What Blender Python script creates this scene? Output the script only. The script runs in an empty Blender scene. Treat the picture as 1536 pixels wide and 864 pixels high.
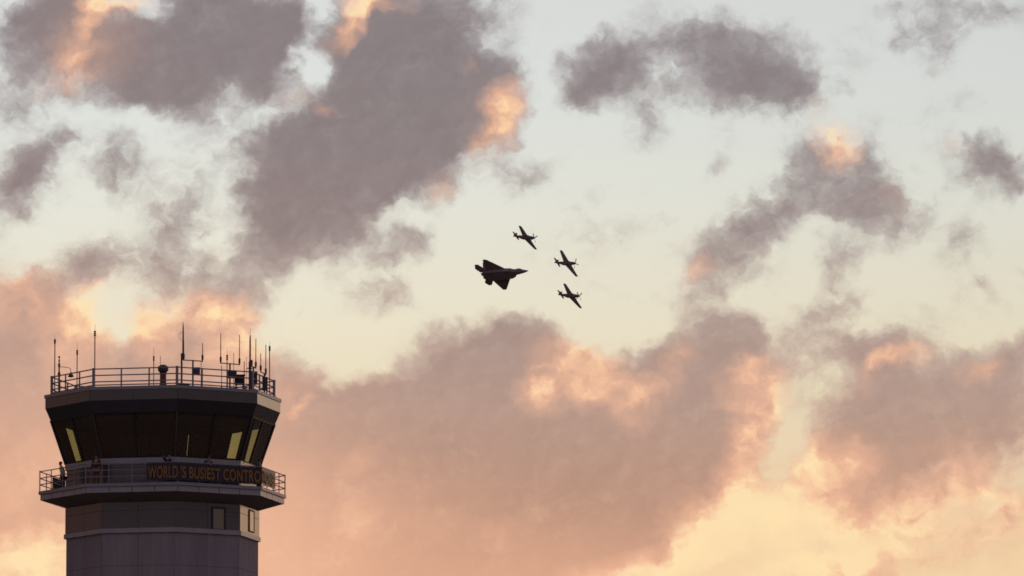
import bpy, bmesh, math, random
from mathutils import Vector, Matrix
random.seed(7)
sc = bpy.context.scene
C = sc.collection
R = math.radians

# ------------------------------------------------------------------ camera
F = 12800.0                       # focal length in pixels of the 1536 px wide photograph
PITCH = R(6.78)
EYE = Vector((0, 0, 1.7))
cam = bpy.data.cameras.new('camera')
cam.sensor_width = 36.0
cam.lens = F * 36.0 / 1536.0
cam.clip_start = 1.0
cam.clip_end = 120000.0
camo = bpy.data.objects.new('camera', cam)
C.objects.link(camo)
camo.location = EYE
camo.rotation_euler = (R(90) + PITCH, 0, 0)
sc.camera = camo
RIGHT = Vector((1, 0, 0))
FWD = Vector((0, math.cos(PITCH), math.sin(PITCH)))
UP = Vector((0, -math.sin(PITCH), math.cos(PITCH)))


def ray(px, py):
    return RIGHT * ((px - 768) / F) + UP * ((432 - py) / F) + FWD


def at(px, py, Y):
    d = ray(px, py)
    return EYE + d * (Y / d.y)


# ------------------------------------------------------------------ colours and materials
def lin(c):
    return tuple(((v / 255) / 12.92 if v / 255 <= 0.04045 else ((v / 255 + 0.055) / 1.055) ** 2.4) for v in c)


def mat(name, col, rough=0.6, metal=0.0, ior=1.45, var=0.12, scale=3.0, streak=0.0, bump=0.0):
    m = bpy.data.materials.new(name)
    m.use_nodes = True
    nt = m.node_tree
    b = nt.nodes['Principled BSDF']
    b.inputs['Roughness'].default_value = rough
    b.inputs['Metallic'].default_value = metal
    b.inputs['IOR'].default_value = ior
    tc = nt.nodes.new('ShaderNodeTexCoord')
    mp = nt.nodes.new('ShaderNodeMapping')
    mp.inputs['Scale'].default_value = (1, 1, 1 if not streak else 1 / (1 + streak))
    nz = nt.nodes.new('ShaderNodeTexNoise')
    nz.inputs['Scale'].default_value = scale
    nz.inputs['Detail'].default_value = 6
    nz.inputs['Roughness'].default_value = 0.65
    nt.links.new(tc.outputs['Object'], mp.inputs['Vector'])
    nt.links.new(mp.outputs['Vector'], nz.inputs['Vector'])
    rp = nt.nodes.new('ShaderNodeValToRGB')
    rp.color_ramp.elements[0].position = 0.3
    rp.color_ramp.elements[1].position = 0.7
    rp.color_ramp.elements[0].color = tuple(v * (1 - var) for v in col) + (1,)
    rp.color_ramp.elements[1].color = tuple(min(1, v * (1 + var)) for v in col) + (1,)
    nt.links.new(nz.outputs['Fac'], rp.inputs['Fac'])
    nt.links.new(rp.outputs['Color'], b.inputs['Base Color'])
    if bump:
        bp = nt.nodes.new('ShaderNodeBump')
        bp.inputs['Strength'].default_value = bump
        bp.inputs['Distance'].default_value = 0.02
        nt.links.new(nz.outputs['Fac'], bp.inputs['Height'])
        nt.links.new(bp.outputs['Normal'], b.inputs['Normal'])
    return m


M = {}
M['shaft'] = mat('precast_panel', (0.31, 0.265, 0.27), 0.85, ior=1.3, var=0.16, scale=1.3, streak=9)
M['drum'] = mat('satin_panel', (0.074, 0.065, 0.080), 0.20, ior=1.65, var=0.14, scale=1.3, streak=8)
M['trim'] = mat('pale_painted_metal', (0.33, 0.305, 0.325), 0.35, ior=1.7, var=0.12, scale=1.5, streak=3)
M['fascia'] = mat('dark_bronze_metal', (0.040, 0.035, 0.042), 0.2, ior=1.75, var=0.10, scale=0.8, streak=2)
M['cap'] = mat('grey_metal_coping', (0.24, 0.23, 0.25), 0.4, ior=1.7, var=0.10, scale=1.5)
M['soffit'] = mat('soffit_plaster', (0.20, 0.15, 0.12), 0.8, var=0.12, scale=0.8)
M['rail'] = mat('galvanised_rail', (0.27, 0.255, 0.28), 0.45, metal=0.2, var=0.15, scale=4)
M['joint'] = mat('dark_sealant', (0.13, 0.108, 0.108), 0.9)
M['mullion'] = mat('bronze_mullion', (0.10, 0.075, 0.07), 0.4, ior=1.6)
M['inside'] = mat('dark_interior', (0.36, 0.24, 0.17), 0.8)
M['frame'] = mat('dark_window_frame', (0.03, 0.022, 0.02), 0.5)
M['dark'] = mat('weathered_antenna_metal', (0.07, 0.058, 0.055), 0.55, metal=0.3)
M['box'] = mat('grey_equipment_box', (0.07, 0.066, 0.075), 0.6)
M['fibre'] = mat('fibreglass_whip', (0.20, 0.16, 0.14), 0.5)
M['red'] = mat('aviation_red_paint', (0.20, 0.055, 0.03), 0.5)
M['banner'] = mat('navy_vinyl', (0.022, 0.011, 0.022), 0.42, ior=1.5, var=0.2, scale=2)
M['gold'] = mat('gold_vinyl', (0.28, 0.138, 0.03), 0.5, var=0.25, scale=2.5)
M['skin'] = mat('skin', (0.32, 0.19, 0.14), 0.6)
M['hair'] = mat('dark_hair', (0.02, 0.014, 0.01), 0.6)
M['vest'] = mat('yellow_safety_vest', (0.62, 0.60, 0.06), 0.7)
M['cloth'] = mat('dark_cloth', (0.035, 0.026, 0.026), 0.9)
M['maroon'] = mat('maroon_cloth', (0.09, 0.03, 0.026), 0.9)
M['khaki'] = mat('khaki_cloth', (0.17, 0.075, 0.04), 0.9)
M['black'] = mat('black_plastic', (0.012, 0.011, 0.012), 0.4)
M['white'] = mat('white_cloth', (0.8, 0.78, 0.74), 0.8)
M['jet'] = mat('grey_jet_coating', (0.32, 0.245, 0.26), 0.6, var=0.2, scale=0.4)
M['jetdark'] = mat('dark_nozzle_metal', (0.03, 0.025, 0.025), 0.5, metal=0.5)
M['alu'] = mat('aluminium_skin', (0.50, 0.49, 0.58), 0.5, metal=0.1, var=0.15, scale=0.8)
M['body'] = mat('dark_fuselage_paint', (0.21, 0.13, 0.125), 0.5, var=0.15, scale=0.8)
M['canopy'] = mat('dark_canopy', (0.02, 0.018, 0.02), 0.15)


def glass_mat(name, tint, rough=0.02):
    m = bpy.data.materials.new(name)
    m.use_nodes = True
    nt = m.node_tree
    nt.nodes.remove(nt.nodes['Principled BSDF'])
    out = nt.nodes['Material Output']
    tr = nt.nodes.new('ShaderNodeBsdfTransparent')
    tr.inputs['Color'].default_value = tint + (1,)
    gl = nt.nodes.new('ShaderNodeBsdfGlossy')
    gl.inputs['Roughness'].default_value = rough
    lw = nt.nodes.new('ShaderNodeLayerWeight')
    lw.inputs['Blend'].default_value = 0.5
    pw = nt.nodes.new('ShaderNodeMath')
    pw.operation = 'POWER'
    pw.inputs[1].default_value = 5.0
    nt.links.new(lw.outputs['Facing'], pw.inputs[0])
    fr = nt.nodes.new('ShaderNodeMath')
    fr.operation = 'MULTIPLY_ADD'
    fr.inputs[1].default_value = 0.8
    fr.inputs[2].default_value = 0.06
    nt.links.new(pw.outputs[0], fr.inputs[0])
    mx = nt.nodes.new('ShaderNodeMixShader')
    nt.links.new(fr.outputs[0], mx.inputs[0])
    nt.links.new(tr.outputs[0], mx.inputs[1])
    nt.links.new(gl.outputs[0], mx.inputs[2])
    glare = nt.nodes.new('ShaderNodeBsdfDiffuse')  # brown diffuse layer imitates veiling glare over the dark glass
    glare.inputs['Color'].default_value = (0.34, 0.235, 0.175, 1)
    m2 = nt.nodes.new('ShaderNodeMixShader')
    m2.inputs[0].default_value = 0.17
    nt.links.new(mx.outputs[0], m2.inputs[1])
    nt.links.new(glare.outputs[0], m2.inputs[2])
    nt.links.new(m2.outputs[0], out.inputs['Surface'])
    return m


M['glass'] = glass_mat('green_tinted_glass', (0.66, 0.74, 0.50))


def shade_mat():
    m = bpy.data.materials.new('dark_film_shade')
    m.use_nodes = True
    nt = m.node_tree
    nt.nodes.remove(nt.nodes['Principled BSDF'])
    out = nt.nodes['Material Output']
    tr = nt.nodes.new('ShaderNodeBsdfTransparent')
    tr.inputs['Color'].default_value = (0.15, 0.115, 0.12, 1)
    df = nt.nodes.new('ShaderNodeBsdfDiffuse')
    df.inputs['Color'].default_value = (0.03, 0.022, 0.018, 1)
    mx = nt.nodes.new('ShaderNodeMixShader')
    mx.inputs[0].default_value = 0.4
    nt.links.new(tr.outputs[0], mx.inputs[1])
    nt.links.new(df.outputs[0], mx.inputs[2])
    nt.links.new(mx.outputs[0], out.inputs['Surface'])
    return m


M['shade'] = shade_mat()


# ------------------------------------------------------------------ mesh helpers
class MB:
    def __init__(self):
        self.bm = bmesh.new()

    def poly(self, pts, mi=0):
        f = self.bm.faces.new([self.bm.verts.new(p) for p in pts])
        f.material_index = mi
        return f

    def loft(self, rings, caps=True, mi=0, close=True):
        vs = [[self.bm.verts.new(p) for p in r] for r in rings]
        n = len(vs[0])
        for a, b in zip(vs[:-1], vs[1:]):
            for i in range(n if close else n - 1):
                f = self.bm.faces.new((a[i], a[(i + 1) % n], b[(i + 1) % n], b[i]))
                f.material_index = mi
        if caps:
            self.bm.faces.new(vs[0][::-1]).material_index = mi
            self.bm.faces.new(vs[-1]).material_index = mi
        return self

    def box(self, lo, hi, mi=0):
        x0, y0, z0 = lo
        x1, y1, z1 = hi
        return self.loft([[(x0, y0, z0), (x1, y0, z0), (x1, y1, z0), (x0, y1, z0)],
                          [(x0, y0, z1), (x1, y0, z1), (x1, y1, z1), (x0, y1, z1)]], mi=mi)

    def obox(self, c, ax, ay, az, hx, hy, hz, mi=0):
        c = Vector(c)
        ax, ay, az = Vector(ax), Vector(ay), Vector(az)
        r = lambda s: [c + ax * (hx * i) + ay * (hy * j) + az * (hz * s) for i, j in ((-1, -1), (1, -1), (1, 1), (-1, 1))]
        return self.loft([r(-1), r(1)], mi=mi)

    def tube(self, pts, rad, n=8, mi=0):
        pts = [Vector(p) for p in pts]
        if not hasattr(rad, '__len__'):
            rad = [rad] * len(pts)
        rings = []
        ref = None
        for i, p in enumerate(pts):
            d = (pts[min(i + 1, len(pts) - 1)] - pts[max(i - 1, 0)]).normalized()
            if ref is None:
                ref = Vector((0, 0, 1)) if abs(d.z) < 0.9 else Vector((1, 0, 0))
            u = d.cross(ref).normalized()
            v = d.cross(u).normalized()
            ref = v * -1 if False else ref
            rings.append([p + (u * math.cos(2 * math.pi * k / n) + v * math.sin(2 * math.pi * k / n)) * rad[i] for k in range(n)])
        return self.loft(rings, mi=mi)

    def lathe(self, c, prof, n=20, mi=0):
        c = Vector(c)
        return self.loft([[c + Vector((r * math.cos(2 * math.pi * k / n), r * math.sin(2 * math.pi * k / n), z)) for k in range(n)] for r, z in prof], mi=mi)

    def build(self, name, mats, parent=None, smooth=False, loc=None):
        bmesh.ops.recalc_face_normals(self.bm, faces=self.bm.faces)
        me = bpy.data.meshes.new(name)
        self.bm.to_mesh(me)
        self.bm.free()
        for m in (mats if isinstance(mats, (list, tuple)) else [mats]):
            me.materials.append(M[m] if isinstance(m, str) else m)
        if smooth:
            for p in me.polygons:
                p.use_smooth = True
        o = bpy.data.objects.new(name, me)
        C.objects.link(o)
        if parent is not None:
            o.parent = parent
        if loc is not None:
            o.location = loc
        return o


def tag(o, label=None, cat=None, group=None, kind=None):
    for k, v in (('label', label), ('category', cat), ('group', group), ('kind', kind)):
        if v:
            o[k] = v
    return o


def thing(name, label, cat, loc, group=None):
    o = bpy.data.objects.new(name, None)
    o.empty_display_size = 0.5
    C.objects.link(o)
    o.location = loc
    return tag(o, label, cat, group)


# ------------------------------------------------------------------ world: dusk sky with clouds
SUN_AZ, SUN_EL = R(-3.0), R(2.2)
BLOBS_D = [
    # x, y, rx, ry, rot (counter-clockwise), amount  -- in photograph pixels, turned into sky directions below
    # top left bank
    (55, 40, 150, 85, 0, 1.15), (110, 45, 110, 85, 0, .9), (165, 75, 135, 100, 0, 1.0), (250, 105, 130, 80, 0, 1.0),
    (335, 70, 190, 120, 0, 1.7), (420, 60, 120, 110, 0, 1.3), (290, 15, 110, 60, 0, .7), (226, 14, 42, 26, 0, -.7), (85, 15, 80, 45, 0, .6), (320, 5, 120, 40, 0, .5),
    (30, 105, 150, 90, 0, .55), (10, 165, 140, 80, 0, .55), (200, 140, 120, 40, -10, .5), (285, 168, 55, 75, 0, .55),
    (472, 75, 38, 85, 0, -1.0), (462, 125, 50, 80, 10, -1.0), (474, 12, 36, 55, 0, -1.0), (400, 168, 70, 34, 10, -.6),
    # large middle cloud
    (625, 45, 185, 150, 0, 1.9), (600, 140, 175, 130, 0, 1.7), (590, 205, 230, 130, 10, 1.8), (505, 240, 180, 120, 30, 1.6),
    (470, 300, 150, 100, 35, 1.2), (428, 355, 110, 60, 50, .85), (540, 305, 180, 70, 35, .85), (420, 190, 100, 80, 20, .75),
    (505, 50, 60, 65, 0, .75), (700, 150, 120, 95, 0, 1.2), (733, 178, 66, 72, 20, .95), (738, 80, 48, 38, 0, .5),
    (765, 108, 42, 35, 0, .45), (400, 270, 60, 110, 0, .5), (640, 225, 120, 65, 30, .55),
    # below it
    (780, 268, 95, 42, 22, .8), (665, 290, 40, 32, 0, .5), (560, 405, 105, 85, 10, .72), (595, 370, 60, 45, 0, .35), (635, 362, 42, 35, 0, .5),
    (575, 445, 60, 40, 0, .4),
    # left wisps
    (160, 220, 75, 60, 25, .85), (168, 265, 60, 55, 0, .6), (228, 265, 85, 75, 20, .58), (310, 270, 60, 60, 0, .5),
    (268, 335, 110, 75, 0, .55), (22, 275, 85, 70, 0, 1.3), (62, 238, 70, 42, 40, .85), (88, 210, 45, 45, 0, .5), (130, 388, 100, 55, 20, 1.0),
    (275, 350, 120, 60, 10, .35), (215, 412, 150, 48, 0, .8), (320, 410, 130, 65, 0, .55), (355, 452, 100, 65, 0, .6),
    (355, 200, 90, 75, 30, .5), (10, 380, 60, 30, 30, .4), (70, 425, 90, 40, 0, .45), (390, 345, 60, 80, 0, .5),
    # around the aeroplanes
    (890, 372, 110, 60, 15, .40), (930, 355, 60, 40, 0, .25),
    # upper right
    (892, 112, 85, 75, 20, 1.15), (925, 90, 75, 60, 0, .8), (868, 140, 60, 60, 0, .6), (985, 65, 85, 85, 30, .65), (1050, 50, 70, 60, 0, .65),
    (962, 165, 75, 75, 0, .55), (965, 205, 50, 55, 0, .4), (1000, 122, 100, 50, 0, .25), (1122, 95, 140, 90, 0, 1.45), (1085, 130, 120, 60, 20, .45),
    (1165, 145, 85, 60, 0, .8), (1210, 150, 60, 50, 0, .55), (1272, 140, 35, 45, 30, .5),
    (1345, 15, 40, 60, 0, .6), (1412, 22, 65, 75, 0, .72), (1352, 60, 45, 45, 0, .55), (1410, 85, 55, 70, 0, .52), (1510, 10, 80, 50, 0, .7), (1465, 20, 50, 40, 0, .5),
    (1478, 250, 85, 75, 20, 1.05), (1498, 228, 50, 45, 0, .6), (1530, 280, 45, 45, 0, .7), (1425, 215, 50, 30, 0, .3),
    (1250, 218, 80, 62, -30, .7), (1190, 235, 65, 60, 0, .55), (1195, 300, 150, 70, 25, .6), (1262, 270, 130, 70, 0, .5), (1317, 245, 50, 90, 0, .75),
    (1128, 345, 130, 85, 30, .68), (1100, 385, 90, 60, 0, .7), (1345, 335, 95, 75, 10, .85), (1290, 310, 90, 50, 0, .45),
    (1252, 420, 45, 90, 0, .62), (1222, 475, 60, 50, 0, .75), (1280, 460, 45, 75, 0, .65), (1262, 375, 50, 40, 0, .6),
    (1445, 368, 42, 80, -25, .75), (1482, 432, 22, 75, 35, .6), (1532, 415, 40, 40, 0, .55), (1420, 470, 90, 30, 0, .28),
    (1330, 475, 50, 30, 0, .3), (1070, 265, 50, 40, 30, .45), (1090, 220, 60, 60, 0, .3),
    # above the low banks on the right
    (1045, 445, 65, 75, 20, .5), (1060, 420, 50, 40, 0, .4), (970, 520, 75, 55, 0, .75), (1072, 500, 90, 75, 0, .85), (1130, 490, 60, 40, 0, .6),
    (1200, 525, 110, 42, 0, .8), (1290, 530, 75, 50, 0, .85), (1188, 555, 60, 45, 0, .4), (1365, 510, 90, 40, 0, .5), (1480, 525, 110, 40, 0, .4),
    (1525, 525, 40, 70, -30, .6),
    # low right bank
    (1320, 610, 140, 120, 0, 1.5), (1400, 590, 160, 90, 0, 1.3), (1505, 590, 130, 95, 0, 1.4), (1465, 640, 150, 70, 0, 1.1), (1345, 700, 170, 115, 20, 1.3),
    (1200, 740, 190, 75, 15, .9), (1310, 780, 190, 65, 10, .8), (1245, 690, 85, 75, 30, .7), (1480, 735, 65, 55, 0, .45), (1500, 690, 90, 60, 0, .5), (1160, 850, 100, 45, 0, .5), (1350, 825, 260, 50, 12, .5), (1480, 820, 140, 60, 20, .5), (1250, 855, 160, 35, 8, .5), (1240, 850, 60, 35, 0, .3), (1525, 770, 50, 60, 0, .3),
    (1430, 690, 80, 80, 0, .5),
    # large low cloud
    (760, 620, 250, 180, 0, 2.0), (670, 660, 260, 140, 30, 2.0), (545, 700, 250, 150, 0, 1.9), (450, 740, 300, 220, 0, 1.8), (620, 800, 380, 200, 0, 2.0),
    (900, 710, 290, 190, 20, 2.0), (990, 640, 190, 150, 0, 1.7), (1060, 570, 130, 110, 0, 1.35), (745, 515, 150, 65, 10, 1.05), (815, 495, 70, 35, -10, .4), (893, 488, 110, 58, -5, -1.3), (926, 545, 40, 40, 0, -.9),
    (520, 622, 150, 45, 0, .95), (425, 580, 70, 100, 0, 1.3), (830, 820, 300, 110, 0, 1.8), (1120, 585, 95, 75, 0, .8), (1075, 690, 85, 110, 0, .8), (1150, 670, 60, 60, 0, -.12),
    (440, 612, 90, 40, 0, .6), (1000, 580, 80, 70, 0, .8), (860, 570, 110, 90, 0, .75),
    (1050, 838, 100, 30, 15, .4), (1140, 775, 70, 40, 25, .4),
    # low left bank
    (20, 500, 150, 120, 0, 1.3), (60, 600, 230, 180, 0, 1.9), (40, 760, 260, 220, 0, 1.9), (105, 490, 80, 65, 0, .95), (270, 530, 140, 110, 0, 1.4),
    (340, 510, 110, 90, 0, 1.0), (230, 590, 220, 90, 0, 1.3), (230, 490, 60, 60, 0, .6), (180, 505, 42, 75, 0, -1.1), (405, 500, 50, 60, 0, -.9), (20, 440, 90, 45, 0, .7),
]
BLOBS_W = [
    (135, 22, 26, 62, -12, .85), (115, 95, 60, 45, 0, .38), (145, 65, 90, 60, 0, .22), (195, 4, 45, 22, 0, .65), (160, 5, 60, 20, 0, .6), (110, 110, 45, 40, 0, .35), (60, 135, 30, 25, 0, .3),
    (530, 30, 30, 80, -38, .95), (560, 2, 80, 26, 0, .7), (508, 52, 25, 30, 0, .3),
    (757, 160, 42, 58, 0, .95), (740, 205, 36, 66, -38, .7), (700, 88, 18, 24, 0, .25), (495, 165, 28, 18, 0, .35), (445, 152, 50, 16, 0, .28),
    (1245, 195, 42, 55, 28, .8), (1262, 225, 40, 45, 0, .65), (1425, 215, 48, 26, 0, .38),
    (1052, 408, 45, 25, 20, .6), (665, 290, 42, 32, 0, .4), (1340, 300, 60, 40, 0, .15),
    # low left
    (150, 470, 70, 60, 0, .95), (110, 505, 85, 95, 0, .7), (30, 425, 80, 50, 0, .6), (226, 500, 60, 60, 30, .95), (290, 462, 95, 45, 0, .75),
    (355, 515, 80, 75, 0, .9), (310, 540, 120, 90, 0, .3), (50, 840, 110, 70, 0, .9), (15, 740, 70, 60, 0, .3), (90, 690, 90, 70, 0, .25), (330, 470, 50, 35, 0, .5), (20, 470, 60, 40, 0, .35),
    # low middle
    (862, 545, 85, 62, -10, 1.25), (812, 592, 60, 60, 30, .9), (900, 590, 60, 45, 0, .7), (955, 590, 48, 48, 0, .95), (990, 560, 50, 40, 0, .45), (1022, 530, 45, 26, 0, .6), (942, 630, 35, 30, 0, .35),
    (1108, 580, 42, 45, 0, .85), (1150, 562, 55, 36, 0, .8), (1122, 645, 45, 62, 0, 1.0), (1105, 710, 45, 80, 0, .95), (1165, 605, 42, 40, 0, .95),
    (1065, 790, 90, 80, 20, .75), (985, 850, 190, 45, 15, .8), (1165, 815, 170, 90, 0, .9), 
    (540, 685, 45, 30, 20, .22), (535, 775, 55, 45, 20, .3), (745, 800, 55, 35, 0, .25), (660, 790, 90, 30, 0, .12), (455, 612, 40, 14, 20, .7), (430, 590, 60, 60, 0, .3),
    # low right
    (1355, 540, 62, 22, 8, 1.1), (1310, 555, 40, 25, 30, .6), (1475, 555, 40, 22, 0, .55), (1225, 680, 45, 50, 0, .6), (1200, 735, 170, 80, 20, .95), (1310, 790, 210, 62, 12, .8), (1140, 775, 70, 40, 25, .4), (1050, 838, 100, 30, 15, .35), (1480, 730, 70, 55, 0, .6),
    (1430, 675, 90, 40, 0, .3), (1400, 740, 110, 60, 30, .4), (1180, 855, 90, 40, 0, .4), (1350, 825, 260, 50, 12, .45), (1480, 820, 140, 60, 20, .45), (1250, 855, 160, 35, 8, .45), (1520, 770, 60, 60, 0, .5), (1270, 700, 60, 50, 0, .3),
]
BLOBS_G = [(20, 680, 480, 340, 0, .50), (430, 860, 620, 200, 0, .55), (430, 720, 260, 240, 0, .35), (1230, 780, 330, 110, 12, .2), (900, 880, 420, 120, 10, .3), (135, 60, 130, 110, 0, .15), (755, 180, 90, 90, 0, .12)]
US = 128.0


def uv(px, py):
    d = ray(px, py).normalized()
    return math.atan2(d.x, d.y) * US, math.asin(d.z) * US


def build_world():
    w = bpy.data.worlds.new('World')
    sc.world = w
    w.use_nodes = True
    nt = w.node_tree
    N, L = nt.nodes, nt.links
    bg = N['Background']

    def math_(op, a, b=None, c=None, clamp=False):
        n = N.new('ShaderNodeMath')
        n.operation = op
        n.use_clamp = clamp
        for i, v in enumerate((a, b, c)):
            if v is None:
                continue
            if isinstance(v, (int, float)):
                n.inputs[i].default_value = v
            else:
                L.new(v, n.inputs[i])
        return n.outputs[0]

    def vmath(op, a, b=None, scale=None):
        n = N.new('ShaderNodeVectorMath')
        n.operation = op
        for i, v in enumerate((a, b)):
            if v is None:
                continue
            if isinstance(v, tuple):
                n.inputs[i].default_value = v
            else:
                L.new(v, n.inputs[i])
        if scale is not None:
            n.inputs['Scale'].default_value = scale
        return n.outputs[0]

    def maprange(v, a, b, c=0.0, d=1.0, kind='SMOOTHSTEP'):
        n = N.new('ShaderNodeMapRange')
        n.interpolation_type = kind
        L.new(v, n.inputs[0])
        for i, x in enumerate((a, b, c, d)):
            n.inputs[i + 1].default_value = x
        return n.outputs[0]

    def ramp(v, stops):
        n = N.new('ShaderNodeValToRGB')
        e = n.color_ramp.elements
        stops = sorted(stops)
        e[0].position, e[0].color = stops[0][0], stops[0][1] + (1,)
        e[1].position, e[1].color = stops[-1][0], stops[-1][1] + (1,)
        for p, c in stops[1:-1]:
            k = e.new(p)
            k.color = c + (1,)
        L.new(v, n.inputs[0])
        return n.outputs[0]

    def mix(f, a, b, mode='MIX'):
        n = N.new('ShaderNodeMix')
        n.data_type = 'RGBA'
        n.blend_type = mode
        n.clamp_factor = True
        for i, v in ((0, f), (6, a), (7, b)):
            if isinstance(v, (int, float)):
                n.inputs[i].default_value = v
            elif isinstance(v, tuple):
                n.inputs[i].default_value = v + (1,)
            else:
                L.new(v, n.inputs[i])
        return n.outputs[2]

    def noise(vec, scale, detail, rough, off=(0, 0, 0), out='Fac', dist=0.0):
        n = N.new('ShaderNodeTexNoise')
        n.noise_dimensions = '2D'
        n.inputs['Scale'].default_value = scale
        n.inputs['Detail'].default_value = detail
        n.inputs['Roughness'].default_value = rough
        n.inputs['Distortion'].default_value = dist
        L.new(vmath('ADD', vec, off), n.inputs['Vector'])
        return n.outputs[out]

    tc = N.new('ShaderNodeTexCoord')
    sep = N.new('ShaderNodeSeparateXYZ')
    L.new(tc.outputs['Generated'], sep.inputs[0])
    dx, dy, dz = sep.outputs
    U = math_('MULTIPLY', math_('ARCTAN2', dx, dy), US)
    V = math_('MULTIPLY', math_('ARCSINE', dz), US)
    cmb = N.new('ShaderNodeCombineXYZ')
    L.new(U, cmb.inputs[0])
    L.new(V, cmb.inputs[1])
    P = cmb.outputs[0]

    # billowing: bend the sky coordinates with two sizes of noise
    w1 = vmath('SCALE', vmath('SUBTRACT', noise(P, 1.1, 3, .55, (3.1, 7.7, 0), 'Color'), (.5, .5, .5)), scale=0.6)
    w2 = vmath('SCALE', vmath('SUBTRACT', noise(P, 4.5, 4, .6, (11.3, 2.9, 0), 'Color'), (.5, .5, .5)), scale=0.2)
    Q = vmath('MULTIPLY', vmath('ADD', vmath('ADD', P, w1), w2), (1, 1, 0))

    def field(blobs, Q=Q):
        s = None
        for (x, y, rx, ry, rot, a) in blobs:
            u, v = uv(x, y)
            m = N.new('ShaderNodeMapping')
            m.vector_type = 'TEXTURE'
            L.new(Q, m.inputs['Vector'])
            m.inputs['Location'].default_value = (u, v, 0)
            m.inputs['Rotation'].default_value = (0, 0, R(rot))
            m.inputs['Scale'].default_value = (rx / 100, ry / 100, 1)
            g = N.new('ShaderNodeTexGradient')
            g.gradient_type = 'SPHERICAL'
            L.new(m.outputs[0], g.inputs[0])
            s = math_('MULTIPLY_ADD', g.outputs['Fac'], a, 0.0 if s is None else s)
        return s

    D = field(BLOBS_D)
    W = field(BLOBS_W)
    # beyond the part of the sky in the picture: broken cloud of the same kind
    u0, v0 = uv(768, 432)
    ex = math_('SUBTRACT', math_('ABSOLUTE', math_('SUBTRACT', U, u0)), 7.9)
    ey = math_('SUBTRACT', math_('ABSOLUTE', math_('SUBTRACT', V, v0)), 4.6)
    far = maprange(math_('MAXIMUM', ex, ey), 0.0, 2.0)
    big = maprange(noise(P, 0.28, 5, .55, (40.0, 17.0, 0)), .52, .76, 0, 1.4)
    big = math_('MULTIPLY', big, maprange(U, 9.0, 30.0, 1.0, .15))  # out-of-view cloud thinned on the right so tower faces catch brighter sky
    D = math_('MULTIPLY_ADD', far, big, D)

    tilt = N.new('ShaderNodeMapping')
    tilt.inputs['Rotation'].default_value = (0, 0, R(-28))
    tilt.inputs['Scale'].default_value = (.85, 1.15, 1)
    L.new(vmath('ADD', vmath('ADD', P, vmath('SCALE', w1, scale=.6)), vmath('SCALE', w2, scale=1.3)), tilt.inputs['Vector'])
    B = tilt.outputs[0]
    f1 = noise(B, 1.35, 10, .57, (5.5, 1.2, 0))
    f2 = noise(B, 3.6, 9, .55, (9.1, 4.4, 0))
    f3 = noise(B, 11.0, 6, .55, (2.2, 6.4, 0))
    f1s = noise(B, 1.35, 10, .57, (5.5 + .10, 1.2 - .16, 0))
    f2s = noise(B, 3.6, 9, .55, (9.1 + .05, 4.4 - .08, 0))
    relief = math_('ADD', math_('MULTIPLY', math_('SUBTRACT', f1, f1s), 1.0), math_('MULTIPLY', math_('SUBTRACT', f2, f2s), .6))
    fb = math_('ADD', math_('MULTIPLY', math_('SUBTRACT', f1, .5), 1.9), math_('ADD', math_('MULTIPLY', math_('SUBTRACT', f2, .5), 1.1), math_('MULTIPLY', math_('SUBTRACT', f3, .5), .35)))
    Wn = math_('MULTIPLY', W, math_('ADD', .78, math_('ADD', math_('MULTIPLY', math_('SUBTRACT', f2, .5), 1.1), math_('MULTIPLY', math_('SUBTRACT', f1, .5), 0.8))))
    Wn = math_('MULTIPLY', Wn, math_('ADD', 1.0, math_('MULTIPLY', relief, -1.6)))
    Wn = math_('MAXIMUM', math_('ADD', Wn, field(BLOBS_G, P)), 0.0)
    D = math_('MAXIMUM', maprange(D, .0, 1.9, 0, 2.1), math_('MINIMUM', D, 0.0))
    veil = maprange(noise(B, .8, 5, .6, (31.0, 8.5, 0)), .47, .70, 0, .17)
    D = math_('ADD', D, veil)
    gate = math_('MULTIPLY_ADD', D, 1.6, .10, clamp=True)
    dens = math_('ADD', math_('ADD', D, math_('MULTIPLY', W, .2)), math_('MULTIPLY', fb, gate))
    thick = math_('POWER', math_('MAXIMUM', math_('SUBTRACT', dens, .03), 0.0), 1.5)
    alpha = math_('SUBTRACT', 1.0, math_('EXPONENT', math_('MULTIPLY', thick, -1.5)))

    # clear sky by height, in photograph rows
    t = maprange(V, uv(768, 1200)[1], uv(768, -600)[1], 0, 1, 'LINEAR')
    T = lambda y: (1200 - y) / 1800
    S = ramp(t, [(T(y), lin(c)) for y, c in ((1200, (248, 203, 146)), (864, (250, 217, 171)), (780, (247, 215, 173)), (700, (241, 214, 178)), (600, (235, 220, 187)),
                 (500, (235, 225, 199)), (400, (231, 226, 207)), (300, (227, 227, 215)), (150, (221, 224, 219)), (0, (217, 220, 218)), (-300, (200, 208, 213)), (-600, (180, 189, 198)))])
    side = maprange(U, uv(350, 432)[1] * 0 - 4.0, 8.0, 1.02, .93, 'LINEAR')
    S = vmath('SCALE', S)
    L.new(side, S.node.inputs['Scale'])
    Cd = ramp(t, [(T(y), lin(c)) for y, c in ((1200, (206, 146, 108)), (900, (208, 154, 126)), (800, (197, 152, 129)), (700, (192, 153, 134)), (600, (187, 156, 143)),
                  (450, (170, 149, 142)), (350, (150, 135, 134)), (200, (141, 131, 133)), (0, (137, 129, 133)), (-300, (120, 115, 122)))])
    Cd = vmath('MULTIPLY', Cd, ramp(maprange(U, -6.0, 8.0, 0, 1, 'LINEAR'), [(0.0, (1.0, .985, .985)), (1.0, (1.0, 1.04, 1.04))]))
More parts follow.
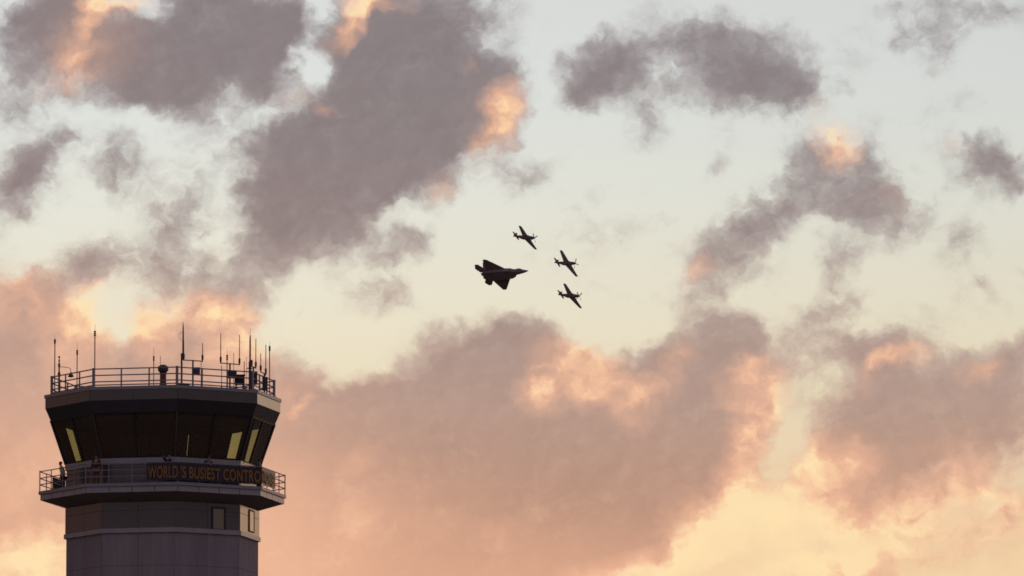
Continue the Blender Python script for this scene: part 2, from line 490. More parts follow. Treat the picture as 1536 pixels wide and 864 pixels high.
    body = math_('ADD', math_('ADD', .98, math_('MULTIPLY', relief, -.2)), math_('ADD', math_('MULTIPLY', math_('SUBTRACT', f1, .5), .22), math_('MULTIPLY', math_('SUBTRACT', f2, .5), .04)))
    body = math_('MULTIPLY', body, maprange(dens, .3, 2.4, 1.12, .92))
    Cd = vmath('SCALE', Cd)
    L.new(body, Cd.node.inputs['Scale'])
    rim = maprange(dens, .35, 2.2, 1.3, .78)
    Wn = math_('MULTIPLY', Wn, rim)
    warm1 = maprange(Wn, -.1, .85)
    warm2 = maprange(Wn, .45, 1.05)
    Cw = mix(warm1, Cd, lin((245, 188, 155)))
    Cw = mix(warm2, Cw, lin((255, 226, 176)))
    front = mix(alpha, S, Cw)

    # the rest of the dome: Nishita sky plus added purple dusk fill for the tower
    sky = N.new('ShaderNodeTexSky')
    sky.sky_type = 'NISHITA'
    sky.sun_disc = False
    sky.sun_elevation = SUN_EL
    sky.sun_rotation = SUN_AZ
    sky.air_density = 1.5
    sky.dust_density = 3.0
    rest = vmath('MULTIPLY', sky.outputs[0], SKY_TINT)
    dusk = ramp(maprange(V, -20.0, 201.0, 0, 1, 'LINEAR'), [(0.0, (.155, .118, .128)), (.12, (.215, .170, .195)), (.3, (.235, .205, .255)), (1.0, (.16, .17, .24))])
    rest = vmath('ADD', vmath('SCALE', rest, scale=.35), vmath('SCALE', dusk, scale=DUSK))
    f_az = maprange(dy, .38, .80)
    f_el = maprange(V, 18.0, 75.0, 1, 0)
    fac = math_('MULTIPLY', f_az, f_el)
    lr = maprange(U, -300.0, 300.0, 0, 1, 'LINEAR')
    sky_gain = ramp(lr, [(0.0, (1.0, 1.0, 1.0)), (.1, (.60, .48, .46)), (.4, (.55, .40, .37)), (.46, (1.0, 1.0, 1.0)), (.54, (1.0, 1.0, 1.0)), (.585, (1.55, 1.27, 1.25)), (.69, (1.5, 1.25, 1.25)), (.83, (.9, .9, .9)), (1.0, (1.0, 1.0, 1.0))])  # sky out of view brightened right, dimmed left to shape the tower's light
    col = vmath('MULTIPLY', mix(fac, rest, vmath('SCALE', front, scale=10.0)), sky_gain)
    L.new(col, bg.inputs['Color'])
    bg.inputs['Strength'].default_value = 0.1
    w.cycles.sampling_method = 'MANUAL'
    w.cycles.sample_map_resolution = 512


SKY_TINT = (3.3, 2.85, 5.0)
DUSK = 7.0
build_world()

sun = bpy.data.lights.new('sun', 'SUN')
sun.energy = 0.6
sun.angle = R(0.6)
sun.color = (1.0, 0.62, 0.36)
so = bpy.data.objects.new('sun', sun)
C.objects.link(so)
sd = Vector((math.sin(SUN_AZ) * math.cos(SUN_EL), math.cos(SUN_AZ) * math.cos(SUN_EL), math.sin(SUN_EL)))
so.rotation_euler = sd.to_track_quat('Z', 'Y').to_euler()
so.location = (0, 0, 200)

# ------------------------------------------------------------------ ground
g = MB()
S_ = 40000
g.poly([(-S_, -S_, 0), (S_, -S_, 0), (S_, S_, 0), (-S_, S_, 0)])
M['ground'] = mat('airfield_grass', (0.075, 0.068, 0.035), 0.95, var=0.35, scale=0.02)
tag(g.build('ground', 'ground'), kind='structure')
g = MB()
g.box((-60, 380, -0.3), (40, 520, 0.06))
M['apron'] = mat('concrete_apron', (0.24, 0.22, 0.20), 0.9, var=0.2, scale=0.2)
tag(g.build('pavement', 'apron'), kind='structure')

# ------------------------------------------------------------------ control tower
D0 = 455.0
PX = 28.0
cx = at(244, 735, D0).x
TH0 = 7.0


GA = math.atan2(-cx, D0)              # the line of sight to the tower is turned this much from the Y axis
ROTZ = Matrix.Rotation(GA, 3, 'Z')


def zat(py, d=0.0):
    """height seen at row py at a distance d nearer to the camera than the tower axis"""
    return at(244, py, D0 - d).z


def vtx(k, r, z):
    a = R(TH0 + 45 * k)
    return Vector((r * math.sin(a), -r * math.cos(a), z))


def ring(r, z):
    return [vtx(k, r, z) for k in range(8)]


def fa(k):                                   # face k lies between vertex k and k+1; its normal
    a = R(TH0 + 22.5 + 45 * k)
    return Vector((math.sin(a), -math.cos(a), 0)), Vector((math.cos(a), math.sin(a), 0))


def fpt(k, s, r, z, off=0.0):                # s along the face from its middle, r the corner radius
    n, t = fa(k)
    return n * (r * math.cos(R(22.5)) + off) + t * s + Vector((0, 0, z))


def half(r):
    return r * math.sin(R(22.5))


tower = thing('control_tower', 'octagonal airport control tower with slanted glass cab, railed gallery and dark panels', 'control tower', (cx, D0, 0))
tower.rotation_euler = (0, 0, GA)

RS, RU, RB = 145.3 / PX, 147.0 / PX, 148.6 / PX
RG, RF = 187 / PX, 184.2 / PX
RW0, RW1, RP = 146.3 / PX, 169 / PX, 178 / PX
zb1, zb0 = zat(790.7, RB * .993), zat(797.4, RB * .993)
zf0, zf1, zl1 = zat(736.2, RF * .993), zat(727.2, RG * .993), zat(722.4, RG * .993)
zso = zat(763.8, RU * .122)
zdk = zl1 - 0.14
RC = 146.5 / PX
zs0, zs1 = zat(694.5, RC * .993), zat(685.2, RC * .993)
zw1 = zat(632, RW1 * .122)
zp0 = zat(614, RP * .122)
zc0, zc1 = zat(582.0, RP * .993), zat(577.0, RP * .993)


def panels(mb, r, z0, z1, n, zjs=(), gap=0.012, off=0.012, mi=0, faces=range(8)):
    zs = [z0] + list(zjs) + [z1]
    for k in faces:
        h = half(r)
        for i in range(n):
            s0 = -h + 2 * h * i / n + (gap if i else 0.004)
            s1 = -h + 2 * h * (i + 1) / n - (gap if i < n - 1 else 0.004)
            for a, b in zip(zs[:-1], zs[1:]):
                lo, hi = a + (gap if a > z0 else 0), b - (gap if b < z1 else 0)
                q = [fpt(k, s0, r, lo), fpt(k, s1, r, lo), fpt(k, s1, r, hi), fpt(k, s0, r, hi)]
                n_, _ = fa(k)
                mb.loft([[p - n_ * 0.02 for p in q], [p + n_ * off for p in q]], mi=mi)


# shaft
mb = MB()
mb.loft([ring(RS - .03, 0), ring(RS - .03, zb0)], mi=1)
zj, z = [], zat(847, RS * .993)
while z > 1:
    zj.append(z)
    z -= 2.15
panels(mb, RS - .03, 0, zb0 - .002, 2, sorted(zj), gap=.009)
mb.build('shaft', ['shaft', 'joint'], tower)
# ledge band
mb = MB()
mb.loft([ring(RB, zb0), ring(RB, zb1), ring(RU - .06, zb1 + .03), ring(RU - .06, zb0)])
mb.build('ledge_band', 'trim', tower)
# upper drum
mb = MB()
mb.loft([ring(RU - .03, zb1 + .005), ring(RU - .03, zso + .02)], mi=1)
zt = zat(753.5, RU * .993)
panels(mb, RU - .03, zb1 + .01, zso + .02, 2, [zso - .42], faces=[k for k in range(8)])
mb.build('upper_drum', ['drum', 'joint'], tower)
# gallery: soffit, fascia, lip, deck
mb = MB()
mb.loft([ring(RU - .2, zso), ring(RF - .02, zf0 + .01), ring(RF - .25, zf0 + .12), ring(RU - .2, zso + .25)])
mb.build('gallery_soffit', 'soffit', tower)
mb = MB()
mb.loft([ring(RF - .03, zf0), ring(RF - .03, zf1)], mi=1)
panels(mb, RF - .03, zf0 + .001, zf1, 4, gap=.02, off=.03)
mb.build('gallery_fascia', ['trim', 'joint'], tower)
mb = MB()
mb.loft([ring(RG, zf1 + .004), ring(RG, zl1), ring(RG - .22, zl1), ring(RG - .22, zdk), ring(RC - .3, zdk), ring(RC - .3, zf1 + .004)])
mb.build('gallery_deck', 'cap', tower)
# cab base wall and sill
mb = MB()
mb.loft([ring(RC - .06, zdk), ring(RC - .06, zs0)])
mb.build('cab_wall', 'drum', tower)
mb = MB()
mb.loft([ring(RC + .02, zs0), ring(RC + .04, zs1), ring(RC - .35, zs1), ring(RC - .35, zs0)])
mb.build('cab_sill', 'trim', tower)
# roof: sloped dark panel, fascia, coping, deck
mb = MB()
mb.loft([ring(RW1 + .02, zw1), ring(RP - .02, zp0), ring(RP - .3, zp0 + .1), ring(RW1 - .4, zw1 + .1)])
mb.build('eave_panel', 'fascia', tower)
mb = MB()
mb.loft([ring(RP - .03, zp0 + .003), ring(RP - .03, zc0)], mi=1)
panels(mb, RP - .03, zp0 + .004, zc0, 2, gap=.006, off=.02)
mb.build('roof_fascia', ['fascia', 'joint'], tower)
mb = MB()
mb.loft([ring(RP + .05, zc0 + .003), ring(RP + .05, zc1), ring(RP - .9, zc1), ring(RP - .9, zc0 + .003)])
mb.build('roof_coping', 'cap', tower)
zrd = zc1 - .06
mb = MB()
mb.loft([ring(RP - .88, zrd - .2), ring(RP - .88, zrd)])
mb.build('roof_deck', 'cap', tower)
# cab interior
mb = MB()
mb.loft([ring(RW1 - .15, zw1 - .06), ring(RW1 - .1, zw1 + .06)])
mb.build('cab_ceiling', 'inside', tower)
mb = MB()
mb.loft([ring(RC - .4, zdk + .5), ring(RC - .4, zdk + .6)])
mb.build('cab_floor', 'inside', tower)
mb = MB()
mb.loft([ring(RC - .45, zdk + .6), ring(RC - .45, zs1 - .15), ring(RC - 1.3, zs1 - .12), ring(RC - 1.2, zdk + .6)])
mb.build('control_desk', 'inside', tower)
for k in (1, 2, 6):
    mb = MB()
    a, b = vtx(k, RC - .17, zs1 - .1), vtx(k, RW1 - .19, zw1)
    if k == 1:
        v_ = Vector((a.x, a.y, 0)).normalized()
        t_ = Vector((-v_.y, v_.x, 0))
        a, b = [p_ - v_ * .08 + t_ * .22 for p_ in (a, b)]
        d_ = (b - a).normalized()
        mb.obox((a + b) / 2, t_, v_, d_, .36, .05, (b - a).length / 2)
    else:
        mb.tube([a, b], .15, 10)
    mb.build('column', 'frame', tower, smooth=False)
# glazing
for k in range(8):
    n, t = fa(k)
    h0, h1 = half(RW0), half(RW1)

    def gp(u, v, off=0.0, inset=0.0):        # u -1..1 along, v 0..1 up the slanted pane
        r = RW0 + (RW1 - RW0) * v
        hh = half(r) - inset
        return fpt(k, u * hh, r, zs1 + (zw1 - zs1) * v, off)
    mb = MB()

    def bar(u0, v0, u1, v1, wu, off0=-.1, off1=.03):
        a, b = gp(u0, v0), gp(u1, v1)
        d = (b - a).normalized()
        sl = gp(0, 1) - gp(0, 0)
        nn = t.cross(sl).normalized()
        if nn.dot(n) < 0:
            nn = -nn
        sx = d.cross(nn).normalized()
        mb.obox((a + b) / 2 + nn * ((off0 + off1) / 2), sx, d, nn, wu, (b - a).length / 2, (off1 - off0) / 2)
    if k != 2:
        bar(0, 0.0, 0, 1, .05)
    bar(-1, .012, 1, .012, .05)
    bar(-.985, 0, -.985, 1, .035)
    bar(.985, 0, .985, 1, .035)
    bar(-1, .985, 1, .985, .06)
    wn = mb.build('cab_window', 'frame', tower)
    for s in (-1, 1):
        p = MB()
        q = [gp(0 if s > 0 else -.985, .02), gp(.985 if s > 0 else 0, .02), gp(.985 if s > 0 else 0, .97), gp(0 if s > 0 else -.985, .97)]
        p.poly([x - n * .03 for x in q])
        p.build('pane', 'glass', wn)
    mb = MB()
    sl0, sl1 = vtx(k, RW0 + .03, zs1), vtx(k, RW1 + .03, zw1)
    mb.tube([sl0, sl1], .042, 4)
    mb.build('corner_mullion', 'mullion', tower)
    # roller shades inside the rear windows
    spans = {2: [(-1, -.52)], 3: [(-1, -.012), (.026, 1)], 4: [(-.955, .0), (.048, 1)], 5: [(.10, 1), (-1, -.52)]}.get(k, [])
    for (ua, ub) in spans:
        p = MB()
        q = [gp(ua, .02, -.14, -.04), gp(ub, .02, -.14, -.04), gp(ub, .97, -.14, -.04), gp(ua, .97, -.14, -.04)]
        p.loft([q, [x - n * .01 for x in q]])
        p.build('window_shade', 'shade', tower)


def railing(name, r, z0, hts, ndiv, rr, pr, cr, parent, base=None):
    mb = MB()
    for k in range(8):
        for h in hts:
            a, b = vtx(k, r, z0 + h), vtx(k + 1, r, z0 + h)
            mb.tube([a, b], rr, 6)
    ro = mb.build(name, 'rail', parent)
    top = max(hts)
    for k in range(8):
        a, b = vtx(k, r, z0), vtx(k + 1, r, z0)
        for i in range(ndiv):
            p = a.lerp(b, i / ndiv)
            m = MB()
            m.tube([p, p + Vector((0, 0, top + (.06 if i == 0 and cr > pr else 0)))], cr if i == 0 else pr, 8)
            m.build('post', 'rail', ro)
    return ro


railing('gallery_railing', RG - .07, zl1, (1.06, .70, .36), 4, .028, .026, .030, tower)
railing('roof_railing', 168 / PX, zc1, (.98, .64, .30, .12), 3, .036, .042, .075, tower)

# drum windows
for (k, s, w_, za, zb_) in ((0, 0.66, .66, 762.6, 793.0), (1, .30, .86, 767.0, 796.0)):
    d = RU * .95 * (math.cos(R(TH0 + 22.5 + 45 * k))) - s * math.sin(R(TH0 + 22.5 + 45 * k))
    z1, z0 = zat(za, d), zat(zb_, d)
    z0 = max(z0, zb1 + .02)
    f = MB()
    for (a0, a1, b0, b1) in ((s - w_ / 2 - .08, s - w_ / 2, z0, z1), (s + w_ / 2, s + w_ / 2 + .10, z0, z1), (s - w_ / 2 - .08, s + w_ / 2 + .10, z1, z1 + .09), (s - w_ / 2 - .08, s + w_ / 2 + .10, z0 - .07, z0)):
        q = [fpt(k, a0, RU, b0), fpt(k, a1, RU, b0), fpt(k, a1, RU, b1), fpt(k, a0, RU, b1)]
        n, t = fa(k)
        f.loft([[p - n * .06 for p in q], [p + n * .035 for p in q]])
    wo = f.build('drum_window', 'frame', tower)
    p = MB()
    q = [fpt(k, s - w_ / 2, RU, z0), fpt(k, s + w_ / 2, RU, z0), fpt(k, s + w_ / 2, RU, z1), fpt(k, s - w_ / 2, RU, z1)]
    p.loft([[x - n * .02 for x in q], [x + n * .018 for x in q]])
    M.setdefault('dpane', mat('olive_window_pane', (0.13, 0.118, 0.072), 0.08, ior=2.0, var=.1))
    p.build('pane', 'dpane', wo)


# ------------------------------------------------------------------ banner on the gallery railing
def face_s(k, px, r):
    """distance along face k (corner radius r) of the point seen in photograph column px"""
    n, t = fa(k)
    x = (px - 244) / PX
    return (x - n.x * r * math.cos(R(22.5))) / t.x


RBN = RG - .02
bz0, bz1 = zl1 + .10, zl1 + 1.02


def strip(mb, k, s0, s1, z0=None, z1=None, r=RBN, nseg=14, slack=.015):
    n, t = fa(k)
    z0 = bz0 if z0 is None else z0
    z1 = bz1 if z1 is None else z1
    rows = []
    for i in range(nseg + 1):
        s = s0 + (s1 - s0) * i / nseg
        w = slack * math.sin(i * 2.4) + slack * .6 * math.sin(i * 1.1 + 1)
        rows.append([fpt(k, s, r, z0 + .012 * math.sin(i * 1.7), .03 + w), fpt(k, s, r, z1, .03), fpt(k, s, r, z1, .022), fpt(k, s, r, z0 + .012 * math.sin(i * 1.7), .022 + w)])
    mb.loft(rows)


def lettering(parent, txt, k, s0, s1, z0, z1, off=.062):
    cu = bpy.data.curves.new('lettering', 'FONT')
    cu.body = txt
    cu.size = 1.0
    cu.offset = .022
    cu.extrude = .01
    cu.space_character = 1.05
    tmp = bpy.data.objects.new('tmp_text', cu)
    C.objects.link(tmp)
    dg = bpy.context.evaluated_depsgraph_get()
    dg.update()
    me = bpy.data.meshes.new_from_object(tmp.evaluated_get(dg))
    bpy.data.objects.remove(tmp)
    xs = [v.co.x for v in me.vertices]
    ys = [v.co.y for v in me.vertices]
    x0, x1 = min(xs), max(xs)
    y0, y1 = min(ys), max(ys)
    n, t = fa(k)
    for v in me.vertices:
        s = s0 + (v.co.x - x0) / (x1 - x0) * (s1 - s0)
        z = z0 + (v.co.y - y0) / (y1 - y0) * (z1 - z0)
        v.co = fpt(k, s, RBN, z, off + v.co.z * .8)
    me.materials.clear()
    me.materials.append(M['gold'])
    o = bpy.data.objects.new('lettering', me)
    C.objects.link(o)
    o.parent = parent
    return o


ban = thing('banner', 'dark banner with gold WORLD\'S BUSIEST CONTROL TOWER lettering along the front gallery railing', 'banner', (cx, D0, 0))
ban.rotation_euler = (0, 0, GA)
mb = MB()
hG = half(RBN)
strip(mb, -1, face_s(-1, 220.5, RBN), hG)
strip(mb, 0, -hG, hG, nseg=22)
strip(mb, 1, -hG, face_s(1, 411.5, RBN), nseg=8)
mb.build('cloth', 'banner', ban)
lz0, lz1 = zl1 + .20, zl1 + .85
lettering(ban, 'WORLD', -1, face_s(-1, 222.8, RBN), face_s(-1, 267, RBN), lz0, lz1)
lettering(ban, "'S BUSIEST CONTROL", 0, face_s(0, 269.3, RBN), face_s(0, 395.5, RBN), lz0, lz1)
lettering(ban, 'TOWER', 1, -hG + .2, face_s(1, 410, RBN), lz0, lz1)

b2 = MB()
strip(b2, -3, -hG + .1, .05, r=RG - .07, z0=zl1 + .12)
b2o = b2.build('banner', 'maroon', None, loc=(cx, D0, 0))
b2o.rotation_euler = (0, 0, GA)
tag(b2o, 'dark plain banner on the far left back railing behind the yellow vest', 'banner')


# ------------------------------------------------------------------ roof antennas and equipment
def roof_at(px, d):
    """point on the roof deck in photograph column px, d metres nearer to the camera than the axis"""
    Y = D0 - d
    return Vector((at(px, 570, Y).x, Y, zrd))


def h_of(py, d):
    return zat(py, d) - zrd


AG = 'antennas on the tower roof'


def whip(px, ytop, d, label, knob=None, r=.022, top_r=.008, ymid=None, name='whip_antenna', ybase=None):
    p = roof_at(px, d)
    o = thing(name, label, 'antenna', p, AG)
    h = h_of(ytop, d)
    if knob:
        k0, k1 = h_of(knob[1], d), h_of(knob[0], d)
        m = MB()
        m.tube([(0, 0, 0), (0, 0, k0)], r, 8)
        m.build('mast', 'dark', o)
        m = MB()
        n = 3
        prof = [(r, k0 - .02)]
        for i in range(n):
            za = k0 + (k1 - k0) * i / n
            zb_ = k0 + (k1 - k0) * (i + .6) / n
            prof += [(r * 2.1, za), (r * 2.1, zb_), (r * 1.1, zb_ + .01)]
        m.lathe((0, 0, 0), prof, 10)
        m.build('collar', 'dark', o)
        m = MB()
        m.tube([(0, 0, k1), (0, 0, h)], [top_r * 1.3, top_r * .7], 6)
        m.build('rod', 'dark', o)
    else:
        m = MB()
        m.tube([(0, 0, 0), (0, 0, .28)], r * 1.9, 8)
        m.build('mount', 'dark', o)
        m = MB()
        m.tube([(0, 0, .25), (0, 0, h)], [r, r * .8], 8)
        m.build('rod', 'fibre', o)
    return o


def pair(pxa, pxb, ytop_a, ytop_b, ybar_a, ybar_b, pxm, d, label, box=None, sleeve=.30, group=AG):
    p = roof_at(pxm, d)
    o = thing('twin_antenna', label, 'antenna', p, group)
    xa, xb = (pxa - pxm) / PX, (pxb - pxm) / PX
    za, zb_ = h_of(ybar_a, d), h_of(ybar_b, d)
    zm = za + (zb_ - za) * (pxm - pxa) / (pxb - pxa)
    m = MB()
    m.tube([(0, 0, 0), (0, 0, zm + .03)], .045, 8)
    m.build('mast', 'dark', o)
    m = MB()
    m.tube([(xa, 0, za), (xb, 0, zb_)], .028, 8)
    m.build('crossbar', 'dark', o)
    for x, zz, yt in ((xa, za, ytop_a), (xb, zb_, ytop_b)):
        m = MB()
        m.lathe((x, 0, zz), [(.03, -.04), (.032, .05), (.055, .08), (.058, sleeve), (.03, sleeve + .05)], 10)
        m.build('sleeve', 'dark', o)
        m = MB()
        m.tube([(x, 0, zz + sleeve), (x, 0, h_of(yt, d))], [.025, .019], 8)
        m.build('rod', 'fibre', o)
    if box:
        x0, y0, x1, y1 = box
        m = MB()
        m.box(((x0 - pxm) / PX, -.22, h_of(y1, d)), ((x1 - pxm) / PX, .05, h_of(y0, d)))
        m.build('junction_box', 'box', o)
    return o


whip(82, 503, 0.9, 'tall mast with ringed tip, leftmost on the roof', (508, 515), .028)
whip(115.5, 513, 2.2, 'short ringed mast between the curved lamp and the corner post mast', (524, 532), .025)
whip(142, 486, 3.6, 'tall ringed mast standing at the thick left corner post', (495, 504), .028)
whip(230.5, 520, 4.6, 'slim ringed mast just left of the red beacon', (533, 541), .022)
whip(240.4, 534, 4.2, 'thin plain whip rising behind the red beacon', r=.016)
whip(301.6, 541, 3.2, 'thin low whip just right of the left junction box', r=.018)
whip(332.4, 548, 3.4, 'short low whip left of the middle twin antenna box', r=.02)
whip(340.5, 521, 3.0, 'slim ringed mast beneath the middle twin antenna', (531, 540), .024)
whip(350.5, 529, 2.2, 'thin plain whip between the arms of the middle twin antenna', r=.017)
whip(366.3, 542, 2.4, 'short thick whip on the right edge of the low dark cabinet', r=.026)
whip(369.8, 535, .5, 'hair thin pale whip left of the tallest right mast', r=.011)
whip(404.3, 511, .2, 'tall ringed mast, rightmost on the roof', (518, 526), .026)

# thick lattice-like main masts
p = roof_at(272.4, 4.9)
o = thing('pole_antenna', 'tall thick pole antenna with cable loop right of the red beacon', 'antenna', p, AG)
m = MB(); m.tube([(0, 0, 0), (0, 0, h_of(530, 4.9))], .05, 8); m.build('mast', 'dark', o)
m = MB(); m.tube([(.075, 0, h_of(540, 4.9)), (.075, 0, h_of(514, 4.9)), (.07, 0, h_of(491, 4.9)), (.07, 0, h_of(483, 4.9))], [.055, .045, .035, .008], 8); m.build('whip', 'dark', o)
m = MB()
m.tube([(.05 - .22 * math.sin(a / 10 * math.pi), 0, h_of(512, 4.9) + (h_of(497, 4.9) - h_of(512, 4.9)) * a / 10) for a in range(11)], .008, 5)
m.build('cable', 'dark', o)
p = roof_at(375, 3.6)
o = thing('pole_antenna', 'tallest right pole antenna with thick sleeve beside the corner junction box', 'antenna', p, AG)
m = MB(); m.tube([(0, 0, 0), (0, 0, h_of(553, 3.6))], .075, 10); m.build('mast', 'dark', o)
m = MB(); m.lathe((0, 0, 0), [(.04, h_of(556, 3.6)), (.075, h_of(552, 3.6)), (.075, h_of(543, 3.6)), (.04, h_of(541, 3.6))], 10); m.build('collar', 'dark', o)
m = MB(); m.tube([(0, 0, h_of(553, 3.6)), (0, 0, h_of(512, 3.6)), (0, 0, h_of(503, 3.6))], [.048, .042, .03], 8); m.build('whip', 'dark', o)
m = MB(); m.tube([(0, 0, h_of(503, 3.6)), (0, 0, h_of(492, 3.6))], [.012, .006], 6); m.build('rod', 'dark', o)
m = MB(); m.tube([(-.2, 0, h_of(552.5, 3.6)), (.2, 0, h_of(552.5, 3.6))], .025, 6); m.build('bracket', 'dark', o)

pair(275.6, 303.5, 512, 514.5, 540, 541.8, 289.3, 4.2, 'left twin antenna on a crossbar above a square junction box', (288, 551.5, 300, 562.8))
pair(331, 359, 500, 502, 544.5, 546.8, 344.8, 3.6, 'middle twin antenna with long rods on a wide crossbar', (341.5, 556, 355, 567.5))
pair(377.5, 383.6, 545, 508, 549.5, 552, 380, 2.6, 'narrow twin antenna with one tall rod at the right corner post', (377, 557.5, 386, 576))
pair(391, 398.6, 530, 517, 557.5, 562, 396.6, 1.2, 'right twin antenna with uneven rods near the right railing end', (393.5, 566, 401.5, 586))

# low cabinet
p = roof_at(359.5, 3.0)
o = thing('cabinet', 'low dark equipment cabinet on two legs by the right antennas', 'cabinet', p)
m = MB(); m.box((-.27, -.2, h_of(577.5, 3)), (.27, .15, h_of(563.5, 3))); m.build('body', 'black', o)
m = MB(); m.box((-.30, -.24, h_of(563.5, 3)), (.30, .18, h_of(562.3, 3))); m.build('top', 'box', o)
for x in (-.18, .18):
    m = MB(); m.box((x - .035, -.05, 0), (x + .035, .05, h_of(577.6, 3))); m.build('leg', 'dark', o)

# rotating beacon
p = roof_at(244.6, 4.6)
o = thing('beacon', 'red rotating airport beacon with drum head behind the front roof railing', 'beacon', p)
hb = lambda y: h_of(y, 4.6)
m = MB(); m.lathe((0, 0, 0), [(.20, hb(578)), (.17, hb(575)), (.17, hb(561)), (.19, hb(559))], 18); m.build('pedestal', 'red', o)
m = MB(); m.lathe((0, 0, 0), [(.17, hb(559)), (.27, hb(556.5)), (.285, hb(553)), (.285, hb(550.5)), (.22, hb(549)), (.13, hb(547.4)), (.03, hb(546.8))], 20); m.build('lamp_head', ['dark'], o, smooth=False)
m = MB(); m.lathe((.10, -.12, 0), [(.155, hb(557)), (.175, hb(555)), (.175, hb(551.2)), (.15, hb(550))], 16); m.build('lens', 'box', o)
for a in (0, 2.1, 4.2):
    m = MB(); m.tube([(.2 * math.cos(a), .2 * math.sin(a), 0), (.16 * math.cos(a), .16 * math.sin(a), hb(576))], .03, 6); m.build('leg', 'red', o)

# gooseneck lamp pole
p = roof_at(88.6, 1.4)
o = thing('lamp_pole', 'short pole with ball tips and a curved arm holding a shaded lamp', 'lamp', p)
hl = lambda y: h_of(y, 1.4)
m = MB()
m.lathe((0, 0, 0), [(.05, 0), (.05, hl(566)), (.075, hl(563)), (.075, hl(560)), (.04, hl(557)), (.04, hl(551)), (.06, hl(549)), (.06, hl(546)), (.025, hl(544)), (.025, hl(542.5)), (.045, hl(541.5)), (.045, hl(540)), (.02, hl(539)), (.02, hl(537.5)), (.05, hl(536.5)), (.05, hl(534.6)), (.015, hl(533.8))], 12)
m.build('pole', 'dark', o)
m = MB(); m.tube([(0, 0, hl(550.5)), (.2, 0, hl(550.4)), (.48, 0, hl(551.4)), (.58, 0, hl(552.5)), (.62, 0, hl(555)), (.63, 0, hl(559))], .016, 8); m.build('arm', 'dark', o)
m = MB(); m.lathe((.63, 0, 0), [(.04, hl(558.5)), (.06, hl(560)), (.17, hl(564.5)), (.16, hl(565.2)), (.04, hl(566.2))], 14); m.build('lamp_shade', 'box', o)

# flat box and side stub
p = roof_at(276, 5.4)
o = MB(); o.box((-.30, -.12, 0), (.30, .12, .17)); o.box((-.34, -.15, .17), (.34, .15, .20))
tag(o.build('cable_tray', 'dark', None, loc=p), 'flat dark cable box lying at the front roof corner post', 'cable box')
p = roof_at(411.5, -.6)
o = MB(); o.tube([(-.25, 0, .08), (.11, 0, .08)], .03, 8); o.lathe((.08, 0, 0), [(.05, .03), (.05, .14), (.02, .16)], 8)
tag(o.build('side_light', 'dark', None, loc=p), 'small stub light poking out at the right roof edge', 'light')


# ------------------------------------------------------------------ people on the gallery
def skinned(joints, edges, levels=2):
    """one continuous surface grown round a skeleton: joints name -> (position, radius)"""
    names = list(joints)
    me = bpy.data.meshes.new('tmp_skeleton')
    me.from_pydata([joints[n][0] for n in names], [(names.index(a), names.index(b)) for a, b in edges], [])
    ob = bpy.data.objects.new('tmp_skeleton', me)
    C.objects.link(ob)
    md = ob.modifiers.new('s', 'SKIN')
    md.use_smooth_shade = True
    if not me.skin_vertices:
        pass
    for i, n in enumerate(names):
        r = joints[n][1]
        me.skin_vertices[0].data[i].radius = r if hasattr(r, '__len__') else (r, r)
    me.skin_vertices[0].data[0].use_root = True
    sb = ob.modifiers.new('u', 'SUBSURF')
    sb.levels = levels
    sb.render_levels = levels
    dg = bpy.context.evaluated_depsgraph_get()
    dg.update()
    out = bpy.data.meshes.new_from_object(ob.evaluated_get(dg))
    bpy.data.objects.remove(ob)
    return out


def meshobj(name, me, m, parent):
    me.materials.clear()
    me.materials.append(M[m])
    for p_ in me.polygons:
        p_.use_smooth = True
    o_ = bpy.data.objects.new(name, me)
    C.objects.link(o_)
    o_.parent = parent
    return o_


